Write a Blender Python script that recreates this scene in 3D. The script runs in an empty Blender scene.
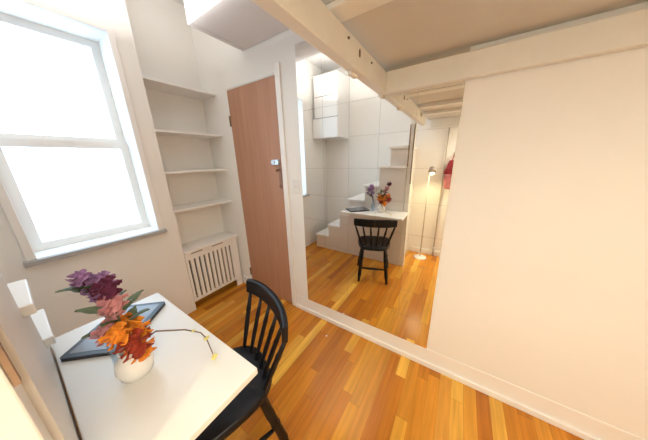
import bpy, bmesh, math, random
from mathutils import Vector, Matrix
random.seed(7)
C = bpy.context.scene.collection
PI = math.pi

# ------------------------------------------------------------------ materials
def mat(name, col, rough=.5, spec=.5, metal=0., var=0., scale=6., bump=0., bscale=60., coat=0.):
    m = bpy.data.materials.new(name); m.use_nodes = True
    nt = m.node_tree; b = nt.nodes['Principled BSDF']
    b.inputs['Roughness'].default_value = rough
    b.inputs['Metallic'].default_value = metal
    b.inputs['Specular IOR Level'].default_value = spec
    b.inputs['Coat Weight'].default_value = coat
    tc = nt.nodes.new('ShaderNodeTexCoord')
    n = nt.nodes.new('ShaderNodeTexNoise'); n.inputs['Scale'].default_value = scale; n.inputs['Detail'].default_value = 4
    nt.links.new(tc.outputs['Object'], n.inputs['Vector'])
    r = nt.nodes.new('ShaderNodeValToRGB')
    r.color_ramp.elements[0].position = .3; r.color_ramp.elements[1].position = .7
    r.color_ramp.elements[0].color = [c*(1-var) for c in col] + [1]
    r.color_ramp.elements[1].color = [min(1, c*(1+var)) for c in col] + [1]
    nt.links.new(n.outputs['Fac'], r.inputs['Fac']); nt.links.new(r.outputs['Color'], b.inputs['Base Color'])
    if bump:
        n2 = nt.nodes.new('ShaderNodeTexNoise'); n2.inputs['Scale'].default_value = bscale
        nt.links.new(tc.outputs['Object'], n2.inputs['Vector'])
        bp = nt.nodes.new('ShaderNodeBump'); bp.inputs['Strength'].default_value = bump; bp.inputs['Distance'].default_value = .004
        nt.links.new(n2.outputs['Fac'], bp.inputs['Height']); nt.links.new(bp.outputs['Normal'], b.inputs['Normal'])
    return m

def floor_mat():
    m = bpy.data.materials.new('oak_strip_floor'); m.use_nodes = True
    nt = m.node_tree; N = nt.nodes; L = nt.links; b = N['Principled BSDF']
    def math_(op, a, b_=None):
        n = N.new('ShaderNodeMath'); n.operation = op
        for i, v in enumerate((a, b_)):
            if v is None: continue
            if isinstance(v, (int, float)): n.inputs[i].default_value = v
            else: L.new(v, n.inputs[i])
        return n.outputs[0]
    tc = N.new('ShaderNodeTexCoord'); s = N.new('ShaderNodeSeparateXYZ'); L.new(tc.outputs['Object'], s.inputs[0])
    u = math_('DIVIDE', s.outputs['X'], .064)
    row = math_('FLOOR', u); fu = math_('FRACT', u)
    w1 = N.new('ShaderNodeTexWhiteNoise'); w1.noise_dimensions = '1D'; L.new(row, w1.inputs['W'])
    v = math_('ADD', math_('DIVIDE', s.outputs['Y'], .78), math_('MULTIPLY', w1.outputs['Value'], 7.0))
    cell = math_('FLOOR', v); fv = math_('FRACT', v)
    cb = N.new('ShaderNodeCombineXYZ'); L.new(row, cb.inputs[0]); L.new(cell, cb.inputs[1])
    w2 = N.new('ShaderNodeTexWhiteNoise'); w2.noise_dimensions = '3D'; L.new(cb.outputs[0], w2.inputs['Vector'])
    rp = N.new('ShaderNodeValToRGB'); e = rp.color_ramp.elements
    e[0].position = 0; e[0].color = FL[0] + (1,)
    e[1].position = 1; e[1].color = FL[-1] + (1,)
    for k in range(1, len(FL)-1):
        q = e.new(k/(len(FL)-1)); q.color = FL[k] + (1,)
    L.new(w2.outputs['Value'], rp.inputs['Fac'])
    # grain
    mp = N.new('ShaderNodeMapping'); mp.inputs['Scale'].default_value = (42, 2.2, 1)
    off = N.new('ShaderNodeVectorMath'); off.operation = 'ADD'
    L.new(tc.outputs['Object'], off.inputs[0]); L.new(w2.outputs['Color'], off.inputs[1])
    L.new(off.outputs[0], mp.inputs[0])
    n = N.new('ShaderNodeTexNoise'); n.inputs['Scale'].default_value = 1; n.inputs['Detail'].default_value = 5; n.inputs['Roughness'].default_value = .6
    L.new(mp.outputs[0], n.inputs['Vector'])
    gr = N.new('ShaderNodeMapRange'); gr.inputs[1].default_value = .3; gr.inputs[2].default_value = .7; gr.inputs[3].default_value = .78; gr.inputs[4].default_value = 1.16
    L.new(n.outputs['Fac'], gr.inputs[0])
    # broad mellow patches
    n3 = N.new('ShaderNodeTexNoise'); n3.inputs['Scale'].default_value = 2.2; n3.inputs['Detail'].default_value = 2
    L.new(tc.outputs['Object'], n3.inputs['Vector'])
    g3 = N.new('ShaderNodeMapRange'); g3.inputs[1].default_value = .3; g3.inputs[2].default_value = .7; g3.inputs[3].default_value = .9; g3.inputs[4].default_value = 1.1
    L.new(n3.outputs['Fac'], g3.inputs[0])
    # seams
    d = math_('MINIMUM', fu, math_('SUBTRACT', 1.0, fu))
    seam = N.new('ShaderNodeMapRange'); seam.inputs[1].default_value = .005; seam.inputs[2].default_value = .03; seam.inputs[3].default_value = .74; seam.inputs[4].default_value = 1
    L.new(d, seam.inputs[0])
    dv = math_('MINIMUM', fv, math_('SUBTRACT', 1.0, fv))
    sv = N.new('ShaderNodeMapRange'); sv.inputs[1].default_value = .0005; sv.inputs[2].default_value = .003; sv.inputs[3].default_value = .62; sv.inputs[4].default_value = 1
    L.new(dv, sv.inputs[0])
    f = math_('MULTIPLY', math_('MULTIPLY', gr.outputs[0], g3.outputs[0]), math_('MULTIPLY', seam.outputs[0], sv.outputs[0]))
    mx = N.new('ShaderNodeVectorMath'); mx.operation = 'SCALE'
    L.new(rp.outputs['Color'], mx.inputs[0]); L.new(f, mx.inputs['Scale'])
    L.new(mx.outputs[0], b.inputs['Base Color'])
    b.inputs['Roughness'].default_value = .18; b.inputs['Specular IOR Level'].default_value = .3
    bp = N.new('ShaderNodeBump'); bp.inputs['Strength'].default_value = .05; bp.inputs['Distance'].default_value = .002
    L.new(f, bp.inputs['Height']); L.new(bp.outputs['Normal'], b.inputs['Normal'])
    return m

def wood_mat(name, lo, hi, scale=(26, 26, 1.3), rough=.45):
    m = bpy.data.materials.new(name); m.use_nodes = True
    nt = m.node_tree; N = nt.nodes; L = nt.links; b = N['Principled BSDF']
    tc = N.new('ShaderNodeTexCoord'); mp = N.new('ShaderNodeMapping'); mp.inputs['Scale'].default_value = scale
    L.new(tc.outputs['Object'], mp.inputs[0])
    n = N.new('ShaderNodeTexNoise'); n.inputs['Scale'].default_value = 1; n.inputs['Detail'].default_value = 6; n.inputs['Distortion'].default_value = .5
    L.new(mp.outputs[0], n.inputs['Vector'])
    r = N.new('ShaderNodeValToRGB'); r.color_ramp.elements[0].position = .3; r.color_ramp.elements[1].position = .72
    r.color_ramp.elements[0].color = lo + (1,); r.color_ramp.elements[1].color = hi + (1,)
    L.new(n.outputs['Fac'], r.inputs['Fac']); L.new(r.outputs['Color'], b.inputs['Base Color'])
    b.inputs['Roughness'].default_value = rough
    return m

def glass_mat(name, tint=(1, 1, 1), clear=.88):
    m = bpy.data.materials.new(name); m.use_nodes = True
    nt = m.node_tree; N = nt.nodes; L = nt.links; N.remove(N['Principled BSDF'])
    t = N.new('ShaderNodeBsdfTransparent'); t.inputs[0].default_value = tint + (1,)
    g = N.new('ShaderNodeBsdfGlossy'); g.inputs['Roughness'].default_value = .03
    x = N.new('ShaderNodeMixShader'); x.inputs[0].default_value = 1-clear
    L.new(t.outputs[0], x.inputs[1]); L.new(g.outputs[0], x.inputs[2]); L.new(x.outputs[0], N['Material Output'].inputs[0])
    return m

def emit_mat(name, col, s):
    m = bpy.data.materials.new(name); m.use_nodes = True
    b = m.node_tree.nodes['Principled BSDF']; b.inputs['Base Color'].default_value = col + (1,)
    b.inputs['Emission Color'].default_value = col + (1,); b.inputs['Emission Strength'].default_value = s
    return m

FL = [(r, g_*1.08, b_) for r, g_, b_ in [(.44, .135, .018), (.55, .185, .022), (.62, .235, .026), (.58, .205, .024), (.70, .315, .045), (.54, .175, .022), (.80, .42, .075), (.46, .14, .018), (.60, .22, .024), (.36, .105, .016)]]
M = {}
M['floor'] = floor_mat()
M['wall'] = mat('warm_white_wall_paint', (.86, .845, .81), .6, .3, var=.02, scale=2, bump=.05, bscale=90)
M['trim'] = mat('white_gloss_trim_paint', (.88, .865, .84), .35, .5, var=.015, scale=5)
M['ceil'] = mat('white_ceiling_paint', (.74, .73, .73), .7, .2, var=.02, scale=2)
M['beam'] = mat('cream_painted_lumber', (.80, .79, .735), .42, .5, var=.04, scale=7, bump=.1, bscale=25)
M['deck'] = mat('painted_plywood_deck', (.64, .61, .55), .55, .3, var=.03, scale=3)
M['lam'] = mat('white_laminate_boards', (.87, .86, .835), .4, .5, var=.012, scale=3)
M['stair'] = mat('stair_paint_shaded', (.73, .695, .645), .45, .4, var=.012, scale=3)  # beige body carries the shade of the stair faces in its colour
M['desk'] = mat('white_desk_laminate', (.77, .76, .73), .4, .5, var=.012, scale=3)
M['cab'] = mat('white_cabinet_lacquer', (.83, .82, .80), .35, .5, var=.01, scale=3)
M['dark'] = mat('painted_dark_shade', (.06, .04, .028), .8, .1, var=.2)  # dark brown standing in for shade in gaps and behind slats
M['door'] = wood_mat('reddish_veneer_door', (.44, .222, .135), (.51, .275, .175))
M['black'] = mat('black_lacquered_wood', (.0055, .006, .0085), .42, .28, var=.25, scale=9, bump=.04, bscale=40, coat=.05)
M['chrome'] = mat('satin_nickel', (.55, .54, .53), .28, .5, metal=1, var=.05)
M['brass'] = mat('aged_copper_brass', (.36, .20, .13), .45, .5, metal=.9, var=.15)
M['steel'] = mat('dark_steel', (.27, .21, .15), .5, .5, metal=.6, var=.2)
M['brown'] = mat('bare_brown_wood_edge', (.30, .19, .12), .6, .3, var=.2, scale=20)
M['mirror'] = mat('silvered_mirror', (.93, .925, .895), .012, .5, metal=1, var=.002)
M['seam'] = mat('mirror_tile_joint', (.42, .40, .36), .6, .3, var=.1)
M['pane'] = glass_mat('window_glass', (.95, .98, 1.), .93)
M['blueglass'] = glass_mat('pale_blue_glass', (.86, .92, .97), .86)
M['ceramic'] = mat('white_glazed_ceramic', (.85, .83, .8), .2, .5, var=.02)
M['screen'] = mat('grey_tablet_screen', (.20, .22, .25), .18, .5, var=.08)
M['tabframe'] = mat('dark_tablet_casing', (.02, .024, .032), .35, .5, var=.15)
M['grey'] = mat('grey_sill_paint', (.42, .42, .42), .5, .4, var=.06)
M['shade'] = mat('grey_brown_metal_shade', (.38, .33, .29), .5, .5, metal=.4, var=.1)
M['pole'] = mat('beige_metal_tube', (.48, .42, .33), .4, .5, var=.08)
M['lampwhite'] = mat('white_enamel', (.86, .85, .83), .3, .5, var=.01)
M['bulb'] = emit_mat('lit_warm_bulb', (1., .80, .50), 30)
M['red'] = mat('crimson_cloth', (.34, .045, .06), .8, .2, var=.25, scale=18, bump=.4, bscale=30)
M['pink'] = mat('rose_pink_cloth', (.55, .20, .22), .8, .2, var=.2, scale=18, bump=.4, bscale=30)
M['purple'] = mat('mauve_petals', (.36, .20, .38), .7, .2, var=.35, scale=60)
M['plum'] = mat('dark_plum_petals', (.10, .02, .05), .7, .2, var=.3, scale=60)
M['orange'] = mat('orange_petals', (.80, .27, .03), .6, .2, var=.25, scale=50)
M['rust'] = mat('rust_red_petals', (.30, .04, .02), .65, .2, var=.3, scale=50)
M['pinkpetal'] = mat('dusty_pink_petals', (.55, .25, .27), .7, .2, var=.2, scale=50)
M['green'] = mat('grey_green_leaves', (.09, .12, .06), .6, .3, var=.3, scale=40)
M['twig'] = mat('brown_twig_bark', (.16, .10, .06), .7, .2, var=.2, scale=40)
M['bud'] = mat('yellow_green_buds', (.72, .62, .22), .6, .3, var=.15, scale=60)
M['plastic'] = mat('ivory_switch_plastic', (.80, .79, .76), .35, .5, var=.01)
M['paper'] = mat('white_paper', (.85, .85, .85), .7, .2, var=.02)

# ------------------------------------------------------------------ mesh helpers
def bm_(): return bmesh.new()
def box(bm, lo, hi):
    v = [bm.verts.new((x, y, z)) for x in (lo[0], hi[0]) for y in (lo[1], hi[1]) for z in (lo[2], hi[2])]
    for f in ((0, 1, 3, 2), (4, 6, 7, 5), (0, 4, 5, 1), (2, 3, 7, 6), (0, 2, 6, 4), (1, 5, 7, 3)):
        bm.faces.new([v[i] for i in f])
    return bm
def tube(bm, pts, radii, seg=12, cap=True, flat=1.0):
    """tapered round bar along a polyline"""
    pts = [Vector(p) for p in pts]; rings = []
    up = None
    for i, p in enumerate(pts):
        d = (pts[min(i+1, len(pts)-1)] - pts[max(i-1, 0)]).normalized()
        a = d.orthogonal().normalized() if up is None else (up - d*up.dot(d)).normalized()
        up = a; b = d.cross(a)
        r = radii[i] if isinstance(radii, (list, tuple)) else radii
        rings.append([bm.verts.new(p + a*r*math.cos(2*PI*k/seg) + b*r*flat*math.sin(2*PI*k/seg)) for k in range(seg)])
    for A, B in zip(rings, rings[1:]):
        for k in range(seg):
            bm.faces.new((A[k], A[(k+1) % seg], B[(k+1) % seg], B[k]))
    if cap:
        bm.faces.new(rings[0][::-1]); bm.faces.new(rings[-1])
    return bm
def lathe(bm, prof, c=(0, 0, 0), seg=28):
    rings = []
    for r, z in prof:
        rings.append([bm.verts.new((c[0]+max(r, .0004)*math.cos(2*PI*k/seg), c[1]+max(r, .0004)*math.sin(2*PI*k/seg), c[2]+z)) for k in range(seg)])
    for A, B in zip(rings, rings[1:]):
        for k in range(seg): bm.faces.new((A[k], A[(k+1) % seg], B[(k+1) % seg], B[k]))
    bm.faces.new(rings[0][::-1]); bm.faces.new(rings[-1])
    return bm
def ball(bm, c, r, sub=2, sq=(1, 1, 1), jit=0.):
    t = bmesh.ops.create_icosphere(bm, subdivisions=sub, radius=1)
    for v in t['verts']:
        k = 1 + random.uniform(-jit, jit)
        v.co = Vector((c[0]+v.co.x*r*sq[0]*k, c[1]+v.co.y*r*sq[1]*k, c[2]+v.co.z*r*sq[2]*k))
    return bm
def prism(bm, poly, y0, y1):
    """polygon in x,z extruded along y"""
    A = [bm.verts.new((x, y0, z)) for x, z in poly]; B = [bm.verts.new((x, y1, z)) for x, z in poly]
    n = len(poly)
    bm.faces.new(A); bm.faces.new(B[::-1])
    for i in range(n): bm.faces.new((A[i], B[i], B[(i+1) % n], A[(i+1) % n]))
    return bm
def root_of(o):
    while o.parent: o = o.parent
    return o
def obj(name, bm, m, parent=None, bevel=0., smooth=False, sub=0, world=True):
    bmesh.ops.recalc_face_normals(bm, faces=bm.faces)
    if parent is not None and world:
        bmesh.ops.translate(bm, verts=bm.verts, vec=-root_of(parent).location)
    me = bpy.data.meshes.new(name); bm.to_mesh(me); bm.free()
    me.materials.append(M[m])
    if smooth:
        for p in me.polygons: p.use_smooth = True
    o = bpy.data.objects.new(name, me); C.objects.link(o)
    if parent is not None: o.parent = parent
    if bevel:
        b = o.modifiers.new('bevel', 'BEVEL'); b.width = bevel; b.segments = 2; b.limit_method = 'ANGLE'; b.angle_limit = math.radians(40)
    if sub:
        s = o.modifiers.new('subdivision', 'SUBSURF'); s.levels = sub; s.render_levels = sub
    return o
def thing(name, label, cat, loc=(0, 0, 0), rz=0., group=None):
    o = bpy.data.objects.new(name, None); C.objects.link(o)
    o.location = loc; o.rotation_euler = (0, 0, rz); o.empty_display_size = .1
    o['label'] = label; o['category'] = cat
    if group: o['group'] = group
    return o
def tag(o, label, cat, group=None):
    o['label'] = label; o['category'] = cat
    if group: o['group'] = group
    return o
def struct(name, bm, m, bevel=0., parent=None, label=None):
    o = obj(name, bm, m, parent, bevel)
    if parent is None: o['kind'] = 'structure'
    if label: o['label'] = label
    return o
def copy_child(o, parent, **kw):
    c = o.copy(); C.objects.link(c); c.parent = parent
    return c

# ------------------------------------------------------------------ room constants (metres)
XL, XR, YB, ZC = -2.03, 1.55, -1.93, 2.75      # left wall, right wall, back wall, ceiling
XN = -2.28                                     # back of the recess over the radiator
YN = -.56                                      # near end of that recess
DX0, DX1, DZ = -1.866, -1.265, 2.016           # door leaf
WY0, WY1, WZ0, WZ1 = -1.30, -.70, .88, 2.22    # window opening in the left wall

# ------------------------------------------------------------------ setting
struct('floor', box(bm_(), (XN-.1, YB-.1, -.1), (XR+.1, .12, 0)), 'floor', label='honey orange oak strip floor')
struct('ceiling', box(bm_(), (XN-.1, YB-.1, ZC), (XR+.1, .12, ZC+.1)), 'ceil')
b = bm_()
box(b, (XN-.1, 0, 0), (DX0-.012, .1, ZC)); box(b, (DX0-.012, 0, DZ+.014), (DX1+.012, .1, ZC)); box(b, (DX1+.012, 0, 0), (XR+.1, .1, ZC))
box(b, (DX0-.012, .05, 0), (DX1+.012, .1, DZ+.014))
struct('wall_front', b, 'wall', label='white wall with the brown door and the tiled mirror')
b = bm_()
box(b, (XN-.1, YB-.1, 0), (XL, WY0, ZC)); box(b, (XN-.1, WY1, 0), (XL, YN, ZC))
box(b, (XN-.1, WY0, 0), (XL, WY1, WZ0)); box(b, (XN-.1, WY0, WZ1), (XL, WY1, ZC))
box(b, (XN-.1, YN, 0), (XN, 0, ZC))
struct('wall_left', b, 'wall', label='white wall with the shelf recess and the window')
struct('wall_back', box(bm_(), (XL, YB-.1, 0), (XR+.1, YB, ZC)), 'wall')
struct('wall_right', box(bm_(), (XR, YB, 0), (XR+.1, 0, ZC)), 'wall')

# boxed-in soffit over the door
b = bm_(); box(b, (-1.543, -.41, 2.246), (-.452, -.008, ZC-.0005))
o = struct('trim_1', b, 'ceil', label='boxed soffit above the door')
b = bm_(); box(b, (-1.590, -.41, 2.2475), (-1.551, -.0005, ZC-.0005))
struct('trim_2', b, 'ceil', label='end board of the boxed soffit')

# baseboards
b = bm_()
box(b, (DX1+.066, -.0045, 0), (XR, 0, .1395)); box(b, (DX1+.066, -.018, 0), (XR, -.0047, .036))
struct('baseboard_front', b, 'trim', .002)
b = bm_(); box(b, (XL, -.012, 0), (DX0-.014, 0, .10))
struct('baseboard_corner', b, 'trim', .003)
b = bm_(); box(b, (-.488, YB, 0), (XR, YB+.014, .075))
struct('baseboard_back', b, 'trim', .004)

# window in the left wall
b = bm_()
for y0, y1, z0, z1 in ((WY0-.035, WY0, WZ0-.0, WZ1+.035), (WY1, WY1+.035, WZ0, WZ1+.035), (WY0, WY1, WZ1, WZ1+.035)):
    box(b, (XL, y0, z0), (XL+.014, y1, z1))
w = struct('window_1', b, 'trim', .003, label='tall sash window in the left wall')
b = bm_()
for z0, z1 in ((WZ0, 1.56), (1.54, WZ1)):
    xo = -2.24 if z0 == WZ0 else -2.275
    box(b, (xo, WY0, z0), (xo+.033, WY0+.045, z1)); box(b, (xo, WY1-.045, z0), (xo+.033, WY1, z1))
    box(b, (xo, WY0+.045, z0), (xo+.033, WY1-.045, z0+.05)); box(b, (xo, WY0+.045, z1-.045), (xo+.033, WY1-.045, z1))
obj('window_frame', b, 'trim', w)
b = bm_(); box(b, (-2.226, WY0+.045, WZ0+.05), (-2.222, WY1-.045, 1.515)); box(b, (-2.261, WY0+.045, 1.59), (-2.257, WY1-.045, WZ1-.045))
obj('window_pane', b, 'pane', w)
b = bm_(); box(b, (XL, WY0-.05, WZ0-.03), (XL+.035, WY1+.05, WZ0-.001))
obj('window_sill', b, 'grey', w, .003)

# brown door
b = bm_(); box(b, (DX0, -.002, .008), (DX1, .034, DZ))
d = struct('door_1', b, 'door', .002, label='flush reddish brown wooden door')
for z in (1.765, .20):
    h = bm_(); tube(h, [(DX0-.003, -.008, z-.045), (DX0-.003, -.008, z+.045)], .006, 10)
    box(h, (DX0-.010, -.0035, z-.044), (DX0+.006, -.0022, z+.044))
    obj('hinge', h, 'steel', d)
h = bm_(); box(h, (-1.352, -.028, 1.368), (-1.272, -.0025, 1.412)); box(h, (-1.352, -.034, 1.378), (-1.312, -.028, 1.402))
lk = obj('rim_lock', h, 'chrome', d, .004)
h = bm_(); box(h, (-1.3, -.006, 1.17), (-1.268, -.0025, 1.35)); obj('lock_plate', h, 'brass', d, .002)
h = bm_(); tube(h, [(-1.296, -.0065, 1.325), (-1.296, -.022, 1.325)], .006, 12); ball(h, (-1.296, -.028, 1.325), .012)
obj('door_knob', h, 'brass', d, smooth=True)
h = bm_(); tube(h, [(-1.29, -.0065, 1.192), (-1.29, -.014, 1.192)], [.011, .009], 16)
obj('key_cylinder', h, 'brass', d)
b = bm_()
box(b, (DX1+.0125, -.014, 0), (DX1+.064, 0, 2.085))
struct('trim_3', b, 'trim', .004, label='white casing strip beside the door')
b = bm_()
box(b, (DX1+.002, .0, 0), (DX1+.0118, .05, DZ+.012)); box(b, (DX0-.0118, 0, 0), (DX0-.002, .05, DZ+.012)); box(b, (DX0-.002, 0, DZ+.003), (DX1+.002, .05, DZ+.012))
struct('trim_4', b, 'trim', label='door jamb')

# light switch beside the mirror
t = thing('light_switch', 'small ivory light switch on the white strip between door and mirror', 'light switch', (-1.118, 0, 1.19))
obj('switch_plate', box(bm_(), (-1.152, -.006, 1.135), (-1.084, -.0005, 1.25)), 'plastic', t, .003)
obj('toggle', box(bm_(), (-1.123, -.015, 1.183), (-1.113, -.0062, 1.203)), 'plastic', t, .001)

# ------------------------------------------------------------------ tiled mirror
MX0, MX1, MZ0, MZ1 = -1.051, -.038, .1406, 2.149
S, X0, Z0 = .2, -.841, 1.7399
xs = [MX0] + [X0+S*k for k in range(-1, 5) if MX0+.02 < X0+S*k < MX1-.02] + [MX1]
zs = [MZ0] + [Z0-S*k for k in range(9, -4, -1) if MZ0+.02 < Z0-S*k < MZ1-.02] + [MZ1]
t = thing('wall_mirror', 'tall wall mirror of square mirror tiles reflecting the desk and stairs', 'mirror', (-.545, 0, MZ0))
b = bm_(); g = .0004
for xa, xb in zip(xs, xs[1:]):
    for za, zb in zip(zs, zs[1:]):
        box(b, (xa+g, -.0058, za+g), (xb-g, -.0021, zb-g))
obj('mirror_tiles', b, 'mirror', t)
obj('joint_backing', box(bm_(), (MX0, -.0020, MZ0), (MX1, -.0005, MZ1)), 'seam', t)

# ------------------------------------------------------------------ recess shelves and radiator cover
names = ['lowest white shelf in the wall recess, just above the radiator cover', 'second white shelf up in the wall recess over the radiator cover',
         'third white shelf up in the wall recess beside the brown door', 'topmost white shelf in the wall recess left of the door']
for z, l in zip((1.005, 1.335, 1.66, 2.02), names):
    tag(obj('wall_shelf', box(bm_(), (XN+.001, YN+.001, z-.017), (XL-.004, -.001, z)), 'lam', bevel=.002), l, 'shelf', 'shelves in the wall recess')

t = thing('radiator_cover', 'white slatted radiator cover at the foot of the recess beside the door', 'radiator cover', (-2.15, -.28, 0))
y0, y1 = YN+.004, -.022
b = bm_(); xf0, xf1 = XL-.02, XL
SL0, SL1, PITCH, SW = -.535, -.140, .0455, .0165
box(b, (xf0, y0, .525), (xf1, y1, .590)); box(b, (xf0, y0, .085), (xf1, -.088, .110))
box(b, (xf0, -.088, 0), (xf1, y1, .525))
y = -.108
box(b, (xf0, -.108, .110), (xf1, -.088, .525))
while y-SW > y0+.02:
    ya = y-SW; yb = max(ya-(PITCH-SW), y0)
    box(b, (xf0, yb, .110), (xf1, ya, .525))
    y = yb
obj('front_panel', b, 'trim', t)
obj('top_board', box(bm_(), (XN+.002, y0, .591), (XL+.012, -.003, .612)), 'trim', t, .004)
obj('shade_backing', box(bm_(), (XN+.002, y0, .001), (XN+.006, y1, .589)), 'dark', t)  # dark sheet painted as the shade behind the slats, before the white wall
b = bm_(); box(b, (XN+.007, y1-.012, .001), (xf0-.001, y1, .589)); obj('side_panel', b, 'trim', t)
for ya, yb in ((-.30, -.185), (-.50, -.395)):
    obj('vent_slit', box(bm_(), (XL+.0005, ya, .578), (XL+.0015, yb, .585)), 'dark', t)  # flat dark strips, the shade inside the slits put in as colour

# ------------------------------------------------------------------ loft platform
BX0, BX1, BZ0, BZ1 = -.450, -.405, 1.745, 1.842
t = thing('loft_platform', 'cream painted wooden loft platform with bolted beams overhead at the mirror', 'loft bed', (-.425, -1.39, 0))
obj('main_beam', box(bm_(), (BX0, -1.44, BZ0), (BX1, -.0065, BZ1)), 'beam', t, .004)
obj('ledger_beam', box(bm_(), (BX1+.0005, -.045, 1.739), (XR-.002, -.0065, BZ1)), 'beam', t, .004)
for yy in (-.565, -1.03, -1.40):
    obj('slat', box(bm_(), (BX0, yy-.04, BZ1+.0005 if yy < -.6 else BZ1+.012), (XR-.002, yy+.04, BZ1+.030)), 'beam', t, .003)
obj('back_ledger', box(bm_(), (BX1+.0005, YB+.001, 1.775), (XR-.002, YB+.04, BZ1+.030)), 'beam', t, .003)
obj('deck', box(bm_(), (BX0, YB+.001, BZ1+.0305), (XR-.002, -.0065, BZ1+.048)), 'deck', t)
for yy, w in ((-.39, .03), (-.022, .014)):
    obj('mounting_block', box(bm_(), (BX0+.003, yy-w, BZ0-.0135), (BX1-.02, yy+w, BZ0-.0005)), 'beam', t, .003)
obj('post', box(bm_(), (-.543, -1.44, 0), (-.488, -1.365, BZ1+.0300)), 'beam', t, .003)
obj('edge_strip', box(bm_(), (-.5445, -1.364, 1.30), (-.533, -1.358, 1.76)), 'brown', t)
obj('edge_strip', box(bm_(), (-.500, -1.364, 1.10), (-.487, -1.358, 1.76)), 'brown', t)
for yy, zz in ((-.498, 1.817), (-.267, 1.812)):
    h = bm_(); tube(h, [(BX1+.0005, yy, zz), (BX1+.004, yy, zz)], .0045, 12); tube(h, [(BX1+.004, yy, zz), (BX1+.007, yy, zz)], .003, 6)
    obj('bolt', h, 'steel', t)
h = bm_(); tube(h, [(BX1+.0005, -.395, 1.806), (BX1+.003, -.395, 1.806)], .0065, 14)
for v in h.verts: v.co.z = 1.806+(v.co.z-1.806)*2.2
obj('slot_cap', h, 'steel', t)
h = bm_(); box(h, (BX1+.0005, -1.16, 1.79), (BX1+.004, -1.09, 1.825)); tube(h, [(BX1+.004, -1.125, 1.807), (BX1+.009, -1.125, 1.807)], .008, 8)
obj('metal_bracket', h, 'chrome', t)

# ------------------------------------------------------------------ storage staircase + wall cabinet
t = thing('storage_staircase', 'white boxed storage staircase climbing the back wall beside the desk', 'staircase', (-1.2, -1.65, 0))
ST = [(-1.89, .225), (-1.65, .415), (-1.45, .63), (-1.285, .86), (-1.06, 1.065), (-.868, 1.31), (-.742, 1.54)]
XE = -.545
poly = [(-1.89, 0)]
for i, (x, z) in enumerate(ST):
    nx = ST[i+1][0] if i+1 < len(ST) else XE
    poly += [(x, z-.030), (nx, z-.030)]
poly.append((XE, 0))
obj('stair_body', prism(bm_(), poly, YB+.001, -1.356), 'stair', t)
for i, (x, z) in enumerate(ST):
    nx = ST[i+1][0] if i+1 < len(ST) else XE
    b = box(bm_(), (x-(.018 if z < .8 else .032), YB+.002, z-.0295), (nx-.0005, -1.3515 if z < .8 else -1.335, z))
    if i == 5: box(b, (nx-.0005, -1.3555, z-.0295), (XE-.0005, -1.335, z))     # the deep landing tread runs on in front of the top box
    obj('tread', b, 'lam', t, .003)

t = thing('wall_cabinet', 'white three-tier wall cabinet hung high in the back corner', 'cabinet', (-1.8, -1.75, 1.725))
obj('cabinet_body', box(bm_(), (-1.985, YB+.001, 1.728), (-1.585, -1.562, 2.565)), 'cab', t)
for z0, z1, xa in ((1.725, 2.0, -2.022), (2.008, 2.285, -1.985), (2.293, 2.565, -1.985)):
    obj('cabinet_door', box(bm_(), (xa, -1.5615, z0), (-1.585, -1.542, z1)), 'cab', t, .002)
obj('shadow_gap', box(bm_(), (-1.984, -1.5618, 1.9995), (-1.587, -1.5616, 2.0085)), 'dark', t)  # dark strips between the doors, shade of the gaps put in as colour
obj('shadow_gap', box(bm_(), (-1.984, -1.5618, 2.2845), (-1.587, -1.5616, 2.2935)), 'dark', t)

# ------------------------------------------------------------------ desk
t = thing('desk', 'white desk top built out from the storage staircase', 'desk', (-.87, -1.18, .728))
obj('tabletop', box(bm_(), (-1.25, -1.3505, .728), (-.472, -1.0, .753)), 'desk', t, .003)
obj('support_cleat', box(bm_(), (-1.2, -1.351, .69), (-.53, -1.336, .7275)), 'desk', t, .002)

# ------------------------------------------------------------------ black spindle chair (local: x right, y towards its back, z up)
t = thing('spindle_chair', 'black spindle-back wooden chair tucked under the white desk', 'chair', (-.775, -.985, 0), -.34)
def seat_bm():
    b = bm_(); n = 36; zt, zb = .438, .392
    def outl(k, s):
        a = 2*PI*k/n; c, s_ = math.cos(a), math.sin(a)
        e = .62
        x = math.copysign(abs(c)**e, c)*.188; y = math.copysign(abs(s_)**e, s_)*.203
        x *= 1+.13*(-y/.195)                        # wider in front
        return x*s, y*s
    rings = [(.90, zb), (.985, zb+.008), (1., zb+.019), (.985, zt-.004), (.95, zt), (.72, zt-.006), (.4, zt-.011), (.02, zt-.011)]
    R = [[b.verts.new((*outl(k, s), z)) for k in range(n)] for s, z in rings]
    for A, B in zip(R, R[1:]):
        for k in range(n): b.faces.new((A[k], A[(k+1) % n], B[(k+1) % n], B[k]))
    b.faces.new(R[0][::-1]); b.faces.new(R[-1])
    return b
obj('seat', seat_bm(), 'black', t, smooth=True, world=False)
# bowed crest rail
def rail_pt(a):                                       # a in -1..1
    return Vector((.221*a, .268-.038*a*a-.012*a**4, 0))
b = bm_(); n = 20; ring = []
for k in range(n+1):
    a = -1+2*k/n; p = rail_pt(a); q = rail_pt(a+.01)-rail_pt(a-.01); nrm = Vector((-q.y, q.x, 0)).normalized()
    zt = .788 - .008*abs(a)**4; zb = .700 + .002*abs(a)**3
    h = .0125
    ring.append([b.verts.new(p+nrm*o_+Vector((0, ly, z))) for o_, ly, z in ((-h, 0, zb+.006), (-h, .006, zt-.008), (-h*.5, .008, zt), (h*.5, .008, zt), (h, .006, zt-.008), (h, 0, zb+.006), (h*.5, 0, zb), (-h*.5, 0, zb))])
for A, B in zip(ring, ring[1:]):
    for k in range(8): b.faces.new((A[k], A[(k+1) % 8], B[(k+1) % 8], B[k]))
b.faces.new(ring[0][::-1]); b.faces.new(ring[-1])
obj('crest_rail', b, 'black', t, smooth=False, bevel=.003, world=False)
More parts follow.
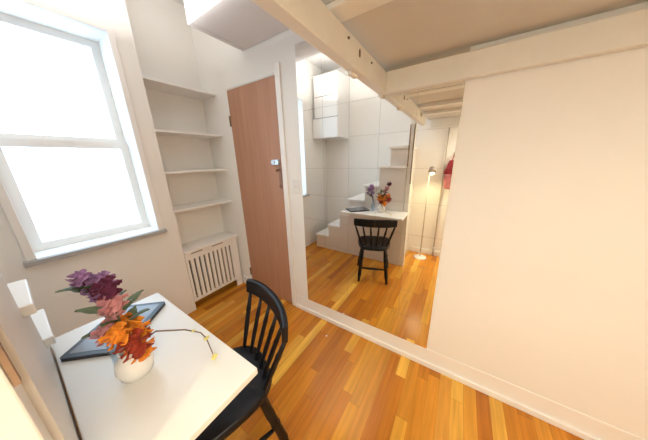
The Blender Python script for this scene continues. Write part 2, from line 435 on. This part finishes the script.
for a in (-.93, -.56, -.19, .19, .56, .93):
    top = rail_pt(a)+Vector((0, 0, .6995)); bot = Vector((.150*a,   .165-.03*a*a, .4385))
    r = .0115 if abs(a) > .9 else .0105
    pts = [bot.lerp(top, s) for s in (0, .15, .4, .62, .7, .78, 1)]
    b = tube(bm_(), pts, [r*.8, r*.9, r*1.1, r*1.0, r*1.15, r*.95, r*.8], 10)
    obj('spindle', b, 'black', t, smooth=True, world=False)
legs = {}
for sx in (-1, 1):
    for sy in (-1, 1):
        top = Vector((sx*.125, sy*.12, .3918)); bot = Vector((sx*.160, .212, 0)) if sy > 0 else Vector((sx*.195, -.18, 0))
        pts = [top.lerp(bot, s) for s in (0, .1, .3, .45, .5, .55, .8, .86, 1)]
        b = tube(bm_(), pts, [.016, .018, .0225, .019, .0235, .019, .0215, .016, .014], 12)
        obj('leg', b, 'black', t, smooth=True, world=False); legs[sx, sy] = (top, bot)
def at(k, z):
    a, b_ = legs[k]; return a.lerp(b_, (a.z-z)/a.z)
for A, B, z in (((-1, -1), (-1, 1), .17), ((1, -1), (1, 1), .17), ((-1, 1), (1, 1), .16)):
    p, q = at(A, z), at(B, z); dd = (q-p).normalized()*.020
    p, q = p+dd, q-dd
    b = tube(bm_(), [p, p.lerp(q, .25), p.lerp(q, .5), p.lerp(q, .75), q], [.009, .012, .0145, .012, .009], 10)
    obj('stretcher', b, 'black', t, smooth=True, world=False)

# ------------------------------------------------------------------ things on the desk
DT = .7535
t = thing('tablet', 'dark framed tablet with grey screen lying on the white desk', 'tablet', (-1.085, -1.182, DT), math.radians(-48))
def rrect(w, h, r, z0, z1):
    b = bm_(); P = []
    for cx, cy, a0 in ((w-r, h-r, 0), (-w+r, h-r, 90), (-w+r, -h+r, 180), (w-r, -h+r, 270)):
        for k in range(5):
            a = math.radians(a0+22.5*k); P.append((cx+r*math.cos(a), cy+r*math.sin(a)))
    A = [b.verts.new((x, y, z0)) for x, y in P]; B = [b.verts.new((x, y, z1)) for x, y in P]; n = len(P)
    b.faces.new(A[::-1]); b.faces.new(B)
    for i in range(n): b.faces.new((A[i], A[(i+1) % n], B[(i+1) % n], B[i]))
    return b
obj('casing', rrect(.135, .098, .012, 0, .014), 'tabframe', t, world=False)
obj('screen', rrect(.118, .080, .003, .0142, .0148), 'screen', t, world=False)

def bloom(c, r, m, parent, n=14, petal=.55):
    """a ruffled head: a core with overlapping petals"""
    b = bm_(); ball(b, c, r*.55, 1, jit=.15)
    for k in range(n):
        th = math.acos(1-2*(k+.5)/n); ph = k*2.39996
        d = Vector((math.sin(th)*math.cos(ph), math.sin(th)*math.sin(ph), math.cos(th)))
        a = d.orthogonal().normalized(); e = d.cross(a)
        p = Vector(c)+d*r*.45; s = r*petal
        tip = p+d*r*.5+a*random.uniform(-.3, .3)*r
        q = [p-a*s*.3, p+d*r*.3-a*s*.75+e*s*.2, tip-a*s*.25, tip+a*s*.25, p+d*r*.3+a*s*.75+e*s*.2, p+a*s*.3]
        vs = [b.verts.new(v) for v in q] + [b.verts.new(v+e*r*.06) for v in q]
        b.faces.new(vs[:6]); b.faces.new(vs[6:][::-1])
        for i in range(6): b.faces.new((vs[i], vs[(i+1) % 6], vs[6+(i+1) % 6], vs[6+i]))
    return obj('bloom', b, m, parent)
def leaf(p, d, l, w, parent):
    d = Vector(d).normalized(); a = d.cross(Vector((0, 0, 1))).normalized(); u = a.cross(d); p = Vector(p)
    b = bm_(); T = []
    for s, ww in ((0, .1), (.3, .8), (.6, 1), (.85, .55), (1, .05)):
        c = p+d*l*s-u*l*.25*s*s
        T.append([b.verts.new(c-a*w*ww), b.verts.new(c-u*w*.3), b.verts.new(c+a*w*ww), b.verts.new(c+u*.0015)])
    for A, B in zip(T, T[1:]):
        for k in range(4): b.faces.new((A[k], A[(k+1) % 4], B[(k+1) % 4], B[k]))
    b.faces.new(T[0][::-1]); b.faces.new(T[-1])
    return obj('leaf', b, 'green', parent)

# white vase with orange flowers
V = Vector((-.782, -1.215, DT))
t = thing('flower_vase', 'round white vase of orange and rust flowers with a drooping twig on the desk', 'vase', V)
prof = [(.026, 0), (.040, .012), (.047, .04), (.043, .068), (.028, .085), (.026, .093), (.030, .10), (.024, .10), (.022, .088), (.036, .064), (.04, .04), (.032, .014), (.0005, .012)]
obj('vase', lathe(bm_(), prof, V), 'ceramic', t, smooth=True)
mouth = V+Vector((0, 0, .095))
BL = [((-.02, .01, .165), .036, 'orange'), ((.03, .02, .17), .038, 'orange'), ((.045, .015, .115), .036, 'orange'), ((.085, .0, .165), .038, 'rust'),
      ((-.02, .0, .20), .030, 'orange'), ((.07, -.02, .205), .032, 'orange'), ((.02, -.03, .20), .033, 'pinkpetal'), ((.005, .03, .135), .028, 'rust'),
      ((.03, -.01, .262), .026, 'pinkpetal'), ((.058, -.005, .30), .028, 'pinkpetal'), ((.082, -.01, .352), .028, 'plum')]
for (dx, dy, dz), r, m in BL:
    p = V+Vector((dx, dy, dz)); s = bm_()
    mid = mouth.lerp(p, .5)+Vector((0, 0, .01))
    tube(s, [mouth-Vector((0, 0, .05)), mouth, mid, p], .0022, 6); obj('stem', s, 'green', t)
    bloom(p, r*1.15, m, t)
for k in range(9):
    a = k*2.4; leaf(mouth+Vector((.01*math.cos(a), .01*math.sin(a), .06+.012*k)), (math.cos(a), math.sin(a), .9), .07, .018, t)
tw = bm_()
tube(tw, [mouth, (-.765, -1.15, .875), (-.728, -1.085, .846), (-.697, -1.052, .822), (-.672, -1.048, .807), (-.634, -1.056, .785), (-.612, -1.060, .772)], [.0025, .0025, .0023, .002, .0018, .0016, .0014], 8)
tg = obj('twig', tw, 'twig', t)
for c, r in (((-.672, -1.048, .808), .008), ((-.612, -1.060, .772), .009), ((-.712, -1.067, .835), .006)):
    bb = bm_()
    for k in range(5):
        a = k*1.257; ball(bb, (c[0]+math.cos(a)*r*.6, c[1]+math.sin(a)*r*.6, c[2]+random.uniform(-.3, .3)*r), r*.62, 1, jit=.1)
    obj('bud', bb, 'bud', tg)

# blue glass bottle with mauve flowers
V2 = Vector((-.892, -1.225, DT))
t = thing('glass_bottle', 'slender pale blue glass bottle of mauve flowers beside the tablet', 'bottle', V2)
prof = [(.022, 0), (.025, .006), (.025, .085), (.018, .105), (.012, .118), (.012, .15), (.014, .153), (.0105, .153), (.0105, .12), (.016, .104), (.022, .084), (.022, .008), (.0005, .007)]
obj('bottle_glass', lathe(bm_(), prof, V2), 'blueglass', t, smooth=True)
mouth2 = V2+Vector((0, 0, .15))
for (dx, dy, dz), r, m in (((-.05, .0, .275), .038, 'purple'), ((-.015, .02, .29), .036, 'purple'), ((-.035, -.02, .315), .030, 'purple'), ((-.005, .01, .235), .030, 'purple'), ((-.075, .0, .225), .022, 'purple'), ((-.03, .02, .205), .02, 'plum')):
    p = V2+Vector((dx, dy, dz)); s = bm_()
    tube(s, [V2+Vector((0, 0, .02)), mouth2, mouth2.lerp(p, .5)+Vector((0, 0, .008)), p], .0022, 6); obj('stem', s, 'plum', t)
    bloom(p, r, m, t, 18, .5)
for k in range(5):
    a = 2+k*.6; leaf(mouth2+Vector((-.02, 0, .05+.02*k)), (math.cos(a), math.sin(a), .5), .075, .016, t)

# ------------------------------------------------------------------ floor lamp behind the desk
LX, LY = -.339, -1.755
t = thing('floor_lamp', 'slim floor lamp with round white base and small lit grey shade by the back wall', 'lamp', (LX, LY, 0))
obj('base', lathe(bm_(), [(.083, 0), (.085, .006), (.083, .014), (.03, .020), (.010, .024), (.0005, .025)], (LX, LY, 0)), 'lampwhite', t, smooth=True)
obj('pole', tube(bm_(), [(LX, LY, .0255), (LX, LY, 1.272)], .0065, 12), 'pole', t, smooth=True)
hx = LX+.028
b = bm_(); n = 24
lathe(b, [(.046, 1.215), (.040, 1.255), (.026, 1.285), (.010, 1.290), (.0085, 1.286), (.024, 1.281), (.037, 1.254), (.0435, 1.215)], (hx, LY+.0, 0), n)
obj('lamp_shade', b, 'shade', t, smooth=True)
obj('bulb', ball(bm_(), (hx, LY, 1.243), .019, 2, (1, 1, 1.2)), 'bulb', t, smooth=True)

# ------------------------------------------------------------------ pipe with valve, hook and red cloth bag on the back wall
t = thing('riser_pipe', 'thin painted riser pipe with a small valve on the back wall', 'pipe', (-.19, YB+.022, 0))
obj('pipe', tube(bm_(), [(-.19, YB+.022, .0), (-.19, YB+.022, 1.75)], .0075, 12), 'pole', t, smooth=True)
h = bm_(); ball(h, (-.19, YB+.036, .125), .02, 2); tube(h, [(-.19, YB+.045, .125), (-.19, YB+.07, .125)], [.008, .014], 12)
obj('valve', h, 'chrome', t, smooth=True)
t = thing('coat_hook', 'small metal coat hook on the back wall holding the red bag', 'hook', (-.09, YB, 1.42))
h = bm_(); box(h, (-.102, YB+.001, 1.40), (-.078, YB+.006, 1.46)); tube(h, [(-.09, YB+.006, 1.43), (-.09, YB+.035, 1.412), (-.09, YB+.045, 1.418), (-.09, YB+.05, 1.44)], .005, 8)
obj('hook_arm', h, 'chrome', t)
t = thing('cloth_bag', 'crumpled red and pink cloth bag hanging from the hook', 'bag', (-.09, YB+.08, 1.0))
def bagpart(z0, z1, w0, w1, m, name):
    b = bm_(); n = 22; R = []
    for i in range(9):
        s = i/8; z = z0+(z1-z0)*s; w = w0+(w1-w0)*s; pinch = 1-.12*(2*s-1)**2
        R.append([])
        for k in range(n):
            a = 2*PI*k/n; rr = w*pinch*(1+.10*math.sin(5*a+2*s)+.05*math.sin(9*a-3*s))
            R[-1].append(b.verts.new((-.09+rr*math.cos(a), YB+.075+rr*.62*math.sin(a), z)))
    for A, B in zip(R, R[1:]):
        for k in range(n): b.faces.new((A[k], A[(k+1) % n], B[(k+1) % n], B[k]))
    b.faces.new(R[0][::-1]); b.faces.new(R[-1])
    return obj(name, b, m, t, smooth=True)
bagpart(1.0, 1.19, .070, .098, 'pink', 'bag_bottom')
bagpart(1.191, 1.36, .098, .055, 'red', 'bag_top')
h = bm_(); tube(h, [(-.11, YB+.07, 1.355), (-.095, YB+.044, 1.427), (-.085, YB+.044, 1.427), (-.07, YB+.07, 1.355)], .005, 8)
obj('bag_strap', h, 'red', t)

# scrap of paper on the floor
PS = (-.754, -.157)
h = bm_(); box(h, (PS[0]-.006, PS[1]-.004, .0003), (PS[0]+.006, PS[1]+.004, .003))
tag(obj('paper_scrap', h, 'paper'), 'tiny white scrap of paper on the oak floor before the mirror', 'paper')

# ------------------------------------------------------------------ light
def area(name, loc, rot, sx, sy, e, col, portal=False):
    l = bpy.data.lights.new(name, 'AREA'); l.shape = 'RECTANGLE'; l.size = sx; l.size_y = sy; l.energy = e; l.color = col
    if portal: l.cycles.is_portal = True
    o = bpy.data.objects.new(name, l); C.objects.link(o); o.location = loc; o.rotation_euler = rot
    return o
W = bpy.data.worlds.new('sky'); bpy.context.scene.world = W; W.use_nodes = True
W.node_tree.nodes['Background'].inputs[0].default_value = (.62, .81, 1., 1)
W.node_tree.nodes['Background'].inputs[1].default_value = 4.5
area('daylight_portal', (XN-.11, (WY0+WY1)/2, (WZ0+WZ1)/2), (0, -PI/2, 0), WZ1-WZ0, WY1-WY0, 1, (1, 1, 1), True)
area('warm_fill', (.55, -1.55, 1.80), (0, 0, 0), .5, .5, 19, (1., .91, .72))  # added warm fill light under the loft, without any fixture
area('ceiling_fill', (-1.15, -.95, 2.20), (PI, 0, 0), 1.2, 1.0, 15, (1., .97, .92))  # added soft fill aimed at the ceiling, no such lamp in the room
l = bpy.data.lights.new('lamp_bulb_light', 'SPOT'); l.energy = 11; l.color = (1., .88, .46); l.spot_size = math.radians(155); l.spot_blend = 1.; l.shadow_soft_size = .025
o = bpy.data.objects.new('lamp_bulb_light', l); C.objects.link(o); o.location = (hx, LY, 1.205); o.rotation_euler = (math.radians(20), 0, math.radians(-8))

# ------------------------------------------------------------------ camera
yaw, pitch, roll = -.58, -.2815, -.0245
fw = Vector((math.sin(yaw)*math.cos(pitch), math.cos(yaw)*math.cos(pitch), math.sin(pitch)))
rt = Vector((math.cos(yaw), -math.sin(yaw), 0)); up = rt.cross(fw)
r2 = rt*math.cos(roll)+up*math.sin(roll); u2 = -rt*math.sin(roll)+up*math.cos(roll)
cam = bpy.data.cameras.new('camera'); cam.sensor_fit = 'HORIZONTAL'; cam.sensor_width = 36; cam.lens = 206.27/648*36; cam.clip_start = .02
co = bpy.data.objects.new('camera', cam); C.objects.link(co)
mw = Matrix((r2, u2, -fw)).transposed().to_4x4(); mw.translation = Vector((0, -1.3035, 1.3957))
co.matrix_world = mw
sc = bpy.context.scene; sc.camera = co
sc.view_settings.view_transform = 'Standard'; sc.view_settings.look = 'None'; sc.view_settings.gamma = 1; sc.view_settings.use_curve_mapping = False
sc.view_settings.exposure = 0.33
sc.cycles.max_bounces = 12; sc.cycles.diffuse_bounces = 6; sc.cycles.glossy_bounces = 6; sc.cycles.transparent_max_bounces = 8
sc.cycles.sample_clamp_indirect = 6
